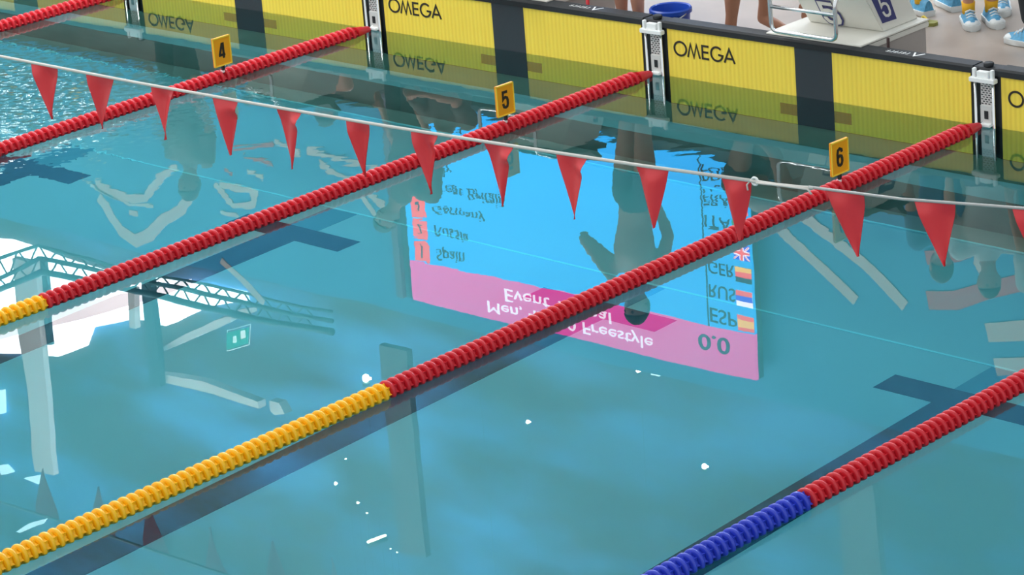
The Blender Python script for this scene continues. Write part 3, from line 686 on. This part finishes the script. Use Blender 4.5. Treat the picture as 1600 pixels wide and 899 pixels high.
# ---------------------------------------------------------------- starting blocks
def rr_loop(p, r): return arc_corner(p, r)
def block(x, label, ch, src=None):
    t = empty('starting_block', (x, 0, 0), 0, label, 'starting block', 'starting blocks along the pool edge')
    if src:
        for c0 in src.children:
            c = c0.copy(); COL.objects.link(c); c.parent = t
            for g in c0.children:
                d = g.copy(); COL.objects.link(d); d.parent = c
        if ch == '5': return t
        return t
    boxobj('pedestal', M['blk_side'], t, (-.335, .335, .064, .66, DZ, .32), .004)
    boxobj('pedestal_cap', M['pack'], t, (-.345, .345, .062, .68, .32, .352), .004)
    boxobj('pedestal_top', M['pack'], t, (-.372, .347, -.022, .682, .3575, .368), .003)
    wp = [(.30, .368), (.10, .66), (.09, .70), (.46, .70), (.66, .368)]
    bm = bmesh.new(); prism(bm, wp, 'x', -.28, .28); bmesh.ops.bevel(bm, geom=list(bm.edges), offset=.006, segments=2, affect='EDGES'); wdg = new_obj('stand', mesh_bm(bm), M['pack'], t)
    bm = bmesh.new(); prism(bm, [(.04, .70), (.03, .73), (.52, .775), (.53, .745)], 'x', -.29, .29); new_obj('platform', mesh_bm(bm), M['blk_dark'], t)
    bm = bmesh.new(); prism(bm, [(.46, .77), (.44, .78), (.56, .90), (.58, .88), (.50, .77)], 'x', -.2, .2); new_obj('footrest', mesh_bm(bm), M['blk_dark'], t)
    # panel numbers: outline on the sloping front, reversed on a blue field at the side
    n = Vector((0, .66-.352, .20)).normalized(); sl = Vector((0, -.20, .308)).normalized(); nf = Vector((0, -.308, -.20)).normalized()
    c = Vector((-.06, .225, .468))
    for sw, m, dd in ((.055, 'numblue', .001), (.030, 'pack', .004)):
        o = put_digit('digit', '5', .12, .17, sw, lambda u, v, d: tuple(c+Vector((u, 0, 0))+sl*v+nf*(d+dd)), M[m], t, 0, .002)
    a = math.radians(-20); ca, sa = math.cos(a), math.sin(a)
    ps = lambda u, v, d: (.281+d, .40+u, .52+v+u*.0)
    bm = bmesh.new()
    q = [(.34+.115, .425-.005), (.34-.02, .425+.02), (.34-.11, .62), (.34+.03, .62)]
    prism(bm, [(.435, .42), (.29, .425), (.17, .63), (.34, .63)], 'x', .280, .283); new_obj('number_field', mesh_bm(bm), M['numblue'], t)
    put_digit('digit', '5', .075, .13, .018, lambda u, v, d: (.283+d, .315+u-v*.5, .525+v), M['pack'], t, 0, .002)
    # backstroke grips
    gx = .245; xm = -.015
    bm = bmesh.new(); tube(bm, arc_corner([(-gx+xm, .06, .745), (-gx+xm, -.11, .665), (-gx+xm, -.105, .412), (gx+xm, -.105, .408), (gx+xm, -.11, .655), (gx+xm+.005, .06, .735)], .05, 6), .0135, 12); new_obj('grip_frame', mesh_bm(bm, True), M['chrome'], t)
    bm = bmesh.new(); tube(bm, [(-gx+xm, -.108, .565), (gx+xm, -.108, .565)], .0115, 12); new_obj('grip_bar', mesh_bm(bm, True), M['chrome'], t)
    return t
b5 = block(3.745, 'white starting block numbered 5 with chrome backstroke handles', '5')
def other_block(x, lab, ch):
    t = empty('starting_block', (x, 0, 0), 0, lab, 'starting block', 'starting blocks along the pool edge')
    for c0 in b5.children:
        if c0.name.startswith('digit') or c0.name.startswith('number_field'): continue
        c = c0.copy(); COL.objects.link(c); c.parent = t
    return t
other_block(1.235, 'white starting block behind the pad left of the blue bucket, only its corner seen', '4')
other_block(-1.265, 'far starting block, seen only as a dark shape mirrored near the number 4 plate', '3')

# bucket
bk = empty('bucket', (2.35, .30, DZ+.0), 0, 'round blue plastic bucket behind the rope anchor', 'bucket')
bm = bmesh.new(); lathe(bm, [(.100, 0), (.108, .002), (.127, .275), (.127, .256), (.138, .256), (.138, .280), (.130, .289), (.122, .282), (.100, .02), (.001, .018)], 'z', 40, True); new_obj('tub', auto_smooth(mesh_bm(bm)), M['bucket'], bk)
bm = bmesh.new(); tube(bm, [(.137*math.cos(a), -.012-.136*math.sin(a), .262-.05*math.sin(a)) for a in [PI*i/20 for i in range(21)]], .004, 8); new_obj('handle', mesh_bm(bm, True), M['steel'], bk)
# red pole leaning behind the pads
po = empty('red_pole', (1.93, .24, DZ), 0, 'short red pole standing behind the pad beside the swimmer\'s legs', 'pole')
po.location = (1.80, .13, DZ)
bm = bmesh.new(); tube(bm, [(0, 0, 0), (-.035, .035, .40)], .012, 10); new_obj('shaft', mesh_bm(bm, True), M['red'], po)
bm = bmesh.new(); tube(bm, [(-.035, .035, .40), (-.037, .037, .425)], .016, 10); new_obj('cap', mesh_bm(bm, True), M['black'], po)
# white equipment box on the deck at the top right
eb = empty('equipment_box', (2.98, 2.75, DZ), 0, 'white box on the deck behind the pairs of trainers', 'box')
boxobj('body', M['pack'], eb, (-.45, .22, -.2, .25, .012, .4), .01); boxobj('lid', M['white'], eb, (-.46, .23, -.21, .26, .4, .43), .006); boxobj('base', M['black'], eb, (-.44, .21, -.19, .24, 0, .012))
# yellow-green flip-flop pair lying on the deck
ff = empty('flip_flop', (3.40, 1.52, DZ), .3, 'yellow-green sandal lying on the deck right of the number 5 block', 'sandal')
bm = bmesh.new(); prism(bm, [(-.13, -.03), (-.08, -.045), (.05, -.05), (.12, -.035), (.135, 0), (.12, .04), (.05, .05), (-.08, .04), (-.13, .025)], 'z', 0, .022); new_obj('sole', mesh_bm(bm), mat('sandal_sole', (.24, .24, .05, 1), .6), ff)
bm = bmesh.new(); tube(bm, arc_corner([(0, -.048, .02), (.03, -.03, .05), (.07, 0, .03), (.03, .03, .05), (0, .048, .02)], .01, 3), .008, 8); new_obj('strap', mesh_bm(bm, True), mat('sandal_strap', (.65, .5, .04, 1), .5), ff)
# thin black post behind pad 5, dark nib
sp = tag(boxobj('drain_key', mat('drain_key_brown', (.07, .04, .04, 1), .6), None, (4.19, 4.205, .10, .115, DZ, .40), .002), 'small dark metal key standing behind the pad beside the number 5 pedestal', 'drain key')

# ---------------------------------------------------------------- people
def flesh(bm, nodes, edges, lat):
    """tapered elliptical limbs between joints, later fused into one surface"""
    def rad(r): return r if isinstance(r, tuple) else (r, r)
    def frame(t):
        u = lat-t*lat.dot(t)
        if u.length < .25: u = V((0, 1, 0))-t*t.y
        u.normalize(); return u, t.cross(u).normalized()
    for a, b in edges:
        (pa, ra), (pb, rb) = nodes[a], nodes[b]; ra, rb = rad(ra), rad(rb); t = (pb-pa); L = t.length
        if L < 1e-4: continue
        t.normalize(); u, v = frame(t); rings = []; n = 16; K = 5
        ma, mb = min(ra), min(rb)
        prof = [(-ma*math.cos(k*PI/2/K), math.sin(k*PI/2/K), 0) for k in range(1, K+1)]+[(L+mb*math.sin(k*PI/2/K), math.cos(k*PI/2/K), 1) for k in range(0, K)]
        for h, s_, w_ in prof:
            r = (ra if w_ == 0 else rb); rings.append([bm.verts.new(pa+t*h+(u*math.cos(2*PI*q/n)*r[0]+v*math.sin(2*PI*q/n)*r[1])*s_) for q in range(n)])
        for A, B in zip(rings, rings[1:]):
            for q in range(n): bm.faces.new((A[q], A[(q+1) % n], B[(q+1) % n], B[q]))
        bm.faces.new(rings[0][::-1]); bm.faces.new(rings[-1])
def skin_mesh(nodes, edges, lat):
    bm = bmesh.new(); flesh(bm, nodes, edges, lat); me = mesh_bm(bm, True); return remesh(me, .012, 8)
def remesh(me, vox, smooth=4):
    o = bpy.data.objects.new('rm', me); COL.objects.link(o); m = o.modifiers.new('r', 'REMESH'); m.mode = 'VOXEL'; m.voxel_size = vox; m.use_smooth_shade = True
    s = o.modifiers.new('s', 'SMOOTH'); s.iterations = smooth; s.factor = .5
    dg = bpy.context.evaluated_depsgraph_get(); dg.update(); out = bpy.data.meshes.new_from_object(o.evaluated_get(dg), depsgraph=dg)
    bpy.data.objects.remove(o)
    for p in out.polygons: p.use_smooth = True
    return out
V = Vector
def head_bm(bm, c, R, scale=1.0, part='head'):
    s = bmesh.ops.create_uvsphere(bm, u_segments=28, v_segments=20, radius=1)
    for v in s['verts']:
        x, y, z = v.co
        wx = .076; wy = .096; wz = .116
        if z < 0: wx *= 1-.22*(-z)**1.4; 
        p = V((x*wx, y*wy+(.012 if z < -.3 and y > 0 else 0)*(-z), z*wz))
        if part == 'head' and y > 0:
            if abs(x) < .22 and -.30 < z < .18: p.y += .020*(1-abs(x)/.22)*(1-abs(z+.14)/.32)   # nose
            if .02 < z < .22 and .22 < abs(x) < .62: p.y -= .007                                # eye sockets
            if z < -.72: p.y += .010                                                               # chin
        v.co = c+R@(p*scale)
    return s['verts']
def shoe(parent, pos, yaw, flip=1):
    u = empty('shoe_root', pos, yaw) if False else None
    secs = [(-.13, .034, .062, .028), (-.10, .040, .070, .030), (-.05, .040, .078, .034), (.0, .040, .066, .038), (.05, .044, .048, .042), (.10, .043, .036, .040), (.14, .034, .026, .030), (.158, .016, .014, .016)]
    def loft(fn, closed_bottom=True):
        bm = bmesh.new(); rings = []
        for (y, w_, h, s2) in secs: rings.append([bm.verts.new(p) for p in fn(y, w_, h, s2)])
        n = len(rings[0])
        for A, B in zip(rings, rings[1:]):
            for k in range(n): bm.faces.new((A[k], A[(k+1) % n], B[(k+1) % n], B[k]))
        bm.faces.new(rings[0]); bm.faces.new(rings[-1][::-1]); return auto_smooth(mesh_bm(bm), 60)
    up = loft(lambda y, w_, h, s2: [(w_*math.cos(a)*(1 if math.sin(a) < .3 else .8), y, .03+max(0, math.sin(a))*(h)+min(0, math.sin(a))*.004) for a in [2*PI*k/16 for k in range(16)]])
    so = loft(lambda y, w_, h, s2: [(-w_-.004, y*1.03, .004), (-w_-.006, y*1.03, .034), (w_+.006, y*1.03, .034), (w_+.004, y*1.03, .004), (w_*.9, y*1.02, 0), (-w_*.9, y*1.02, 0)])
    o = new_obj('shoe', up, M['shoe_b'], parent, pos); o.rotation_euler = (0, 0, yaw)
    new_obj('sole', so, M['shoe_w'], o)
    bm = bmesh.new(); secs2 = [(.03, .045), (.06, .040), (.09, .036)]
    for y, z in ((.02, .094), (.045, .080), (.07, .070)): tube(bm, [(-.026, y, z-.010), (0, y+.004, z+.002), (.026, y, z-.010)], .006, 6)
    new_obj('laces', mesh_bm(bm, True), M['shoe_w'], o)
    bm = bmesh.new(); bmesh.ops.create_uvsphere(bm, u_segments=14, v_segments=8, radius=1)
    for v in bm.verts: v.co = V((v.co.x*.045, .115+v.co.y*.048, .034+max(v.co.z, -.2)*.024))
    new_obj('toe_cap', mesh_bm(bm, True), M['shoe_w'], o)
    o.scale = (1.18, 1.05, 1.15)
    return o
def person(loc, rz, label, pose, wear, skin='skin', hgt=1.0, vox=.0095):
    J = dict(pelvis=(0, 0, .96), belly=(0, .01, 1.10), chest=(0, .01, 1.30), neckb=(0, -.01, 1.48), neck=(0, .005, 1.56), head=(0, .025, 1.68),
             shL=(-.185, -.01, 1.445), elL=(-.245, -.03, 1.16), wrL=(-.255, .05, .92), pmL=(-.25, .075, .84),
             shR=(.185, -.01, 1.445), elR=(.245, -.03, 1.16), wrR=(.255, .05, .92), pmR=(.25, .075, .84),
             hipL=(-.095, 0, .90), knL=(-.105, .02, .50), anL=(-.11, -.03, .085), toL=(-.125, .15, .025),
             hipR=(.095, 0, .90), knR=(.105, .02, .50), anR=(.11, -.03, .085), toR=(.125, .15, .025), look=(0, 1, 0))
    J.update(pose); J = {k_: V(v) for k_, v in J.items()}
    t = empty('person', loc, rz, label, 'person')
    t.scale = (hgt, hgt, hgt)
    mid = lambda a, b, f: J[a].lerp(J[b], f)
    N = {'pelvis': (J['pelvis'], (.128, .100)), 'belly': (J['belly'], (.125, .095)), 'chest': (J['chest'], (.165, .112)), 'neckb': (J['neckb'], (.075, .065)), 'neck': (J['neck'], .052), 'head0': (J['neck'].lerp(J['head'], .6), .05)}
    E = [('pelvis', 'belly'), ('belly', 'chest'), ('chest', 'neckb'), ('neckb', 'neck'), ('neck', 'head0')]
    for s in 'LR':
        N['cl'+s] = (J['neckb'].lerp(J['sh'+s], .55)+(J['chest']-J['neckb'])*.28, .075); N['sh'+s] = (J['sh'+s], .062); N['ua'+s] = (mid('sh'+s, 'el'+s, .45), .050); N['el'+s] = (J['el'+s], .040); N['fa'+s] = (mid('el'+s, 'wr'+s, .3), .041)
        N['wr'+s] = (J['wr'+s], .026); N['pm'+s] = (J['pm'+s], .030)
        E += [('chest', 'cl'+s), ('cl'+s, 'sh'+s), ('sh'+s, 'ua'+s), ('ua'+s, 'el'+s), ('el'+s, 'fa'+s), ('fa'+s, 'wr'+s), ('wr'+s, 'pm'+s)]
        N['hip'+s] = (J['hip'+s], .083); N['th'+s] = (mid('hip'+s, 'kn'+s, .35), .079); N['kn'+s] = (J['kn'+s], .057); N['ca'+s] = (mid('kn'+s, 'an'+s, .32)+V((0, -.012, 0)), .058); N['sn'+s] = (mid('kn'+s, 'an'+s, .75), .038)
        N['an'+s] = (J['an'+s], .036); shod = 'shoes' in wear; N['fo'+s] = (J['an'+s].lerp(J['to'+s], .25 if shod else .5), .030 if shod else .036); N['to'+s] = (J['an'+s].lerp(J['to'+s], .45) if shod else J['to'+s], .022 if shod else .024)
        E += [('pelvis', 'hip'+s), ('hip'+s, 'th'+s), ('th'+s, 'kn'+s), ('kn'+s, 'ca'+s), ('ca'+s, 'sn'+s), ('sn'+s, 'an'+s), ('an'+s, 'fo'+s), ('fo'+s, 'to'+s)]
    lat = (J['shR']-J['shL']).normalized(); bm = bmesh.new(); flesh(bm, N, E, lat)
    # head
    f = J['look'].normalized(); up = (J['head']-J['neck']).normalized(); rt = f.cross(up).normalized(); f = up.cross(rt).normalized()
    R = Matrix((rt, f, up)).transposed(); hc = J['head']
    head_bm(bm, hc, R)
    for s in (-1, 1):
        e = bmesh.ops.create_uvsphere(bm, u_segments=10, v_segments=8, radius=1)
        for v in e['verts']: v.co = hc+R@V((s*.076+v.co.x*.010, -.005+v.co.y*.018, v.co.z*.030))
    # fingers
    for s in 'LR':
        w_, p_ = J['wr'+s], J['pm'+s]; d = (p_-w_).normalized(); sx = -1 if s == 'L' else 1
        side = d.cross(V((sx, 0, 0))); side = side.normalized() if side.length > .2 else V((0, 1, 0)); pal = side.cross(d).normalized()
        for q, (ln, off) in enumerate(((.070, -.026), (.080, -.009), (.075, .009), (.058, .026))):
            b0 = p_+side*off; b1 = b0+d*(.03+ln*.45); b2 = b0+d*(.03+ln*.8)+pal*.018*(-sx); tube(bm, [b0, b1, b2], [.0095, .009, .0075], 8)
        b0 = w_.lerp(p_, .5)-side*.02; tube(bm, [b0, b0-side*.03+d*.03, b0-side*.036+d*.065], [.012, .0105, .009], 8)
    me = mesh_bm(bm, True)
    me = remesh(me, vox, 7); me.materials.clear(); me.materials.append(M[skin]); new_obj('body', me, None, t)
    for s in (-1, 1):
        bm = bmesh.new(); bmesh.ops.create_uvsphere(bm, u_segments=10, v_segments=8, radius=.011)
        for v in bm.verts: v.co = hc+R@(v.co+V((s*.030, .082, .012)))
        new_obj('eye', mesh_bm(bm, True), M['eye'], t)
    bm = bmesh.new(); tube(bm, [hc+R@V((x, .094-abs(x)*.25, -.052)) for x in (-.022, 0, .022)], .005, 6); new_obj('mouth', mesh_bm(bm, True), M['lip'], t)
    # hair: upper back of the skull
    bm = bmesh.new(); vs = head_bm(bm, hc, R, 1.07, 'hair')
    inv = R.inverted(); dead = []
    for v in bm.verts:
        q = inv@(v.co-hc)
        if q.z < (.035 if q.y > .02 else -.05): dead.append(v)
    bmesh.ops.delete(bm, geom=dead, context='VERTS'); me = mesh_bm(bm, True); o = new_obj('hair', me, M['hair'], t); sd = o.modifiers.new('thickness', 'SOLIDIFY'); sd.thickness = .012
    def garment(name, keys, edges, grow, m, z=None):
        NN = {}
        for k_ in keys:
            p, r = N[k_]; NN[k_] = (p, tuple(a+grow for a in r) if isinstance(r, tuple) else r+grow)
        mm = skin_mesh(NN, edges, lat); mm.materials.clear(); mm.materials.append(M[m])
        for p in mm.polygons: p.use_smooth = True
        return new_obj(name, mm, None, t)
    if 'trunks' in wear:
        for s in 'LR': N['tm'+s] = (mid('hip'+s, 'kn'+s, .34), .079)
        garment('swim_trunks', ['pelvis', 'hipL', 'tmL', 'hipR', 'tmR'], [('pelvis', 'hipL'), ('hipL', 'tmL'), ('pelvis', 'hipR'), ('hipR', 'tmR')], .005, wear['trunks'])
    if 'shirt' in wear:
        for s in 'LR': N['sl'+s] = (mid('sh'+s, 'el'+s, .62), .052)
        garment('shirt', ['pelvis', 'belly', 'chest', 'neckb', 'clL', 'shL', 'uaL', 'slL', 'clR', 'shR', 'uaR', 'slR'], [('pelvis', 'belly'), ('belly', 'chest'), ('chest', 'neckb'), ('chest', 'clL'), ('clL', 'shL'), ('shL', 'uaL'), ('uaL', 'slL'), ('chest', 'clR'), ('clR', 'shR'), ('shR', 'uaR'), ('uaR', 'slR')], .016, wear['shirt'])
    if 'trousers' in wear:
        garment('trousers', ['pelvis', 'hipL', 'thL', 'knL', 'caL', 'snL', 'hipR', 'thR', 'knR', 'caR', 'snR'], [('pelvis', 'hipL'), ('hipL', 'thL'), ('thL', 'knL'), ('knL', 'caL'), ('caL', 'snL'), ('pelvis', 'hipR'), ('hipR', 'thR'), ('thR', 'knR'), ('knR', 'caR'), ('caR', 'snR')], .022, wear['trousers'])
    if 'shorts' in wear:
        for s in 'LR': N['tk'+s] = (mid('hip'+s, 'kn'+s, .8), .068)
        garment('shorts', ['pelvis', 'hipL', 'thL', 'tkL', 'hipR', 'thR', 'tkR'], [('pelvis', 'hipL'), ('hipL', 'thL'), ('thL', 'tkL'), ('pelvis', 'hipR'), ('hipR', 'thR'), ('thR', 'tkR')], .020, wear['shorts'])
    for s in 'LR':
        if 'sock' in wear:
            bm = bmesh.new(); a, b = mid('kn'+s, 'an'+s, .84), J['an'+s]; tube(bm, [a, a.lerp(b, .5), b+V((0, 0, -.01))], [.046, .043, .043], 16); new_obj('sock', mesh_bm(bm, True), M[wear['sock']], t)
        if 'shoes' in wear:
            d = J['to'+s]-J['an'+s]; shoe(t, (J['an'+s].x+d.x*.25, J['an'+s].y+d.y*.25, 0), math.atan2(-d.x, d.y))
    return t
DN = -PI/2
# tall swimmer beside the bucket, elbow out
person((1.95, .37, DZ), PI, 'tall bare-chested swimmer standing beside the blue bucket', dict(
    pelvis=(.06, 0, 1.02), belly=(.08, 0, 1.16), chest=(.10, .0, 1.36), neckb=(.10, .0, 1.55), neck=(.09, .02, 1.63), head=(.09, .03, 1.75),
    shL=(-.09, 0, 1.51), elL=(-.10, -.12, 1.26), wrL=(.02, -.17, 1.08), pmL=(.09, -.16, 1.04), shR=(.29, 0, 1.50), elR=(.50, .05, 1.33), wrR=(.33, .08, 1.50), pmR=(.27, .07, 1.57),
    hipL=(-.035, 0, .95), hipR=(.155, 0, .95), knL=(-.055, .02, .52), knR=(.085, .02, .52), anL=(-.06, -.02, .085), anR=(.08, -.02, .085), toL=(-.075, .15, .025), toR=(.095, .15, .025)), dict(trunks='trunk'), 'skin', 1.0)
# bending swimmer by the block
person((2.66, .79, DZ), -PI/2, 'swimmer bending down behind the left side of the number 5 block', dict(
    pelvis=(0, -.16, .86), belly=(0, -.02, .92), chest=(0, .16, .90), neckb=(0, .34, .82), neck=(0, .41, .77), head=(0, .50, .70), look=(0, .5, -1),
    shL=(-.18, .30, .80), elL=(-.20, .32, .52), wrL=(-.12, .30, .27), pmL=(-.10, .30, .20), shR=(.17, .30, .80), elR=(.22, .26, .54), wrR=(.20, .12, .46), pmR=(.19, .05, .47),
    hipL=(-.10, -.16, .82), hipR=(.10, -.16, .82), knL=(-.13, .02, .47), knR=(.17, .0, .47), anL=(-.13, -.06, .085), anR=(.19, -.06, .085), toL=(-.15, .11, .025), toR=(.20, .11, .025)), dict(trunks='trunk'), 'skin_dark', 1.07)
# officials with trainers
person((3.76, 1.71, DZ), -PI+.80, 'person with bare legs, yellow socks and white-blue trainers facing the pool', dict(anL=(-.075, -.03, .085), anR=(.075, -.03, .085), toL=(-.08, .15, .02), toR=(.085, .15, .02), knL=(-.085, .02, .5), knR=(.085, .02, .5)), dict(shirt='shirt', shorts='shorts', sock='sock', shoes=1), 'skin', .98)
person((3.29, 1.86, DZ), 1.1, 'person in shorts and trainers standing farthest left of the shod group', {}, dict(shirt='shirt_b', shorts='shorts', sock='sock', shoes=1), 'skin', 1.0)
person((3.78, 2.12, DZ), -PI+.7, 'person in trainers half hidden behind the one with bare legs', {}, dict(shirt='shirt', shorts='shorts', shoes=1), 'skin_dark', .97)
person((4.36, 1.50, DZ), 1.35, 'person in black trousers and blue-white trainers at the right edge', {}, dict(shirt='shirt', trousers='trousers', shoes=1), 'skin', 1.0)
# people seen only mirrored
M['jacket'] = mat('jacket_grey', (.16, .15, .14, 1), .8)
person((-.80, 1.0, DZ), PI-.2, 'person in grey jacket mirrored just left of the scoreboard', dict(neckb=(.06, .08, 1.48), neck=(.10, .12, 1.55), head=(.16, .16, 1.66), chest=(.02, .04, 1.30)), dict(shirt='jacket', trousers='trousers'), 'skin', 1.04)
person((-.15, .85, DZ), PI, 'crouching person mirrored above the left end of the scoreboard', dict(
    pelvis=(0, -.12, .40), belly=(0, -.05, .52), chest=(0, .08, .68), neckb=(0, .14, .84), neck=(0, .17, .91), head=(0, .20, 1.01), shL=(-.18, .10, .80), elL=(-.22, .26, .60), wrL=(-.10, .40, .55), pmL=(-.04, .45, .54),
    shR=(.18, .10, .80), elR=(.22, .26, .60), wrR=(.10, .40, .55), pmR=(.04, .45, .54), hipL=(-.10, -.12, .36), hipR=(.10, -.12, .36), knL=(-.18, .26, .46), knR=(.18, .26, .46), anL=(-.14, -.02, .085), anR=(.14, -.02, .085), toL=(-.16, .16, .025), toR=(.16, .16, .025)), dict(shirt='jacket', shorts='shorts', shoes=1), 'skin', 1.0)
person((-2.85, .62, DZ), PI, 'person in dark clothes mirrored between the number 4 rope and the swirl', dict(), dict(shirt='jacket', trousers='trousers'), 'skin_dark', 1.0)
person((-2.0, 1.35, DZ), PI, 'seated swimmer mirrored right of the number 4 plate', dict(
    pelvis=(0, -.10, .46), belly=(0, -.08, .60), chest=(0, -.03, .80), neckb=(0, .0, .97), neck=(0, .02, 1.04), head=(0, .04, 1.15), shL=(-.18, -.02, .93), elL=(-.22, .08, .68), wrL=(-.14, .28, .58), pmL=(-.11, .34, .56),
    shR=(.18, -.02, .93), elR=(.22, .08, .68), wrR=(.14, .28, .58), pmR=(.11, .34, .56), hipL=(-.10, -.08, .45), hipR=(.10, -.08, .45), knL=(-.14, .34, .50), knR=(.14, .34, .50), anL=(-.13, .30, .085), anR=(.13, .30, .085), toL=(-.14, .46, .025), toR=(.14, .46, .025)), dict(trunks='trunk'), 'skin', 1.0)
st = empty('stool', (-2.0, 1.44, DZ), 0, 'low white stool under the seated swimmer', 'stool')
bm = bmesh.new(); box(bm, -.17, .17, -.17, .17, .31, .34, .008); new_obj('seat', mesh_bm(bm), M['white'], st)
for sx in (-1, 1):
    for sy in (-1, 1):
        bm = bmesh.new(); tube(bm, [(sx*.14, sy*.14, .31), (sx*.16, sy*.16, 0)], .014, 8); new_obj('leg', mesh_bm(bm, True), M['white'], st)
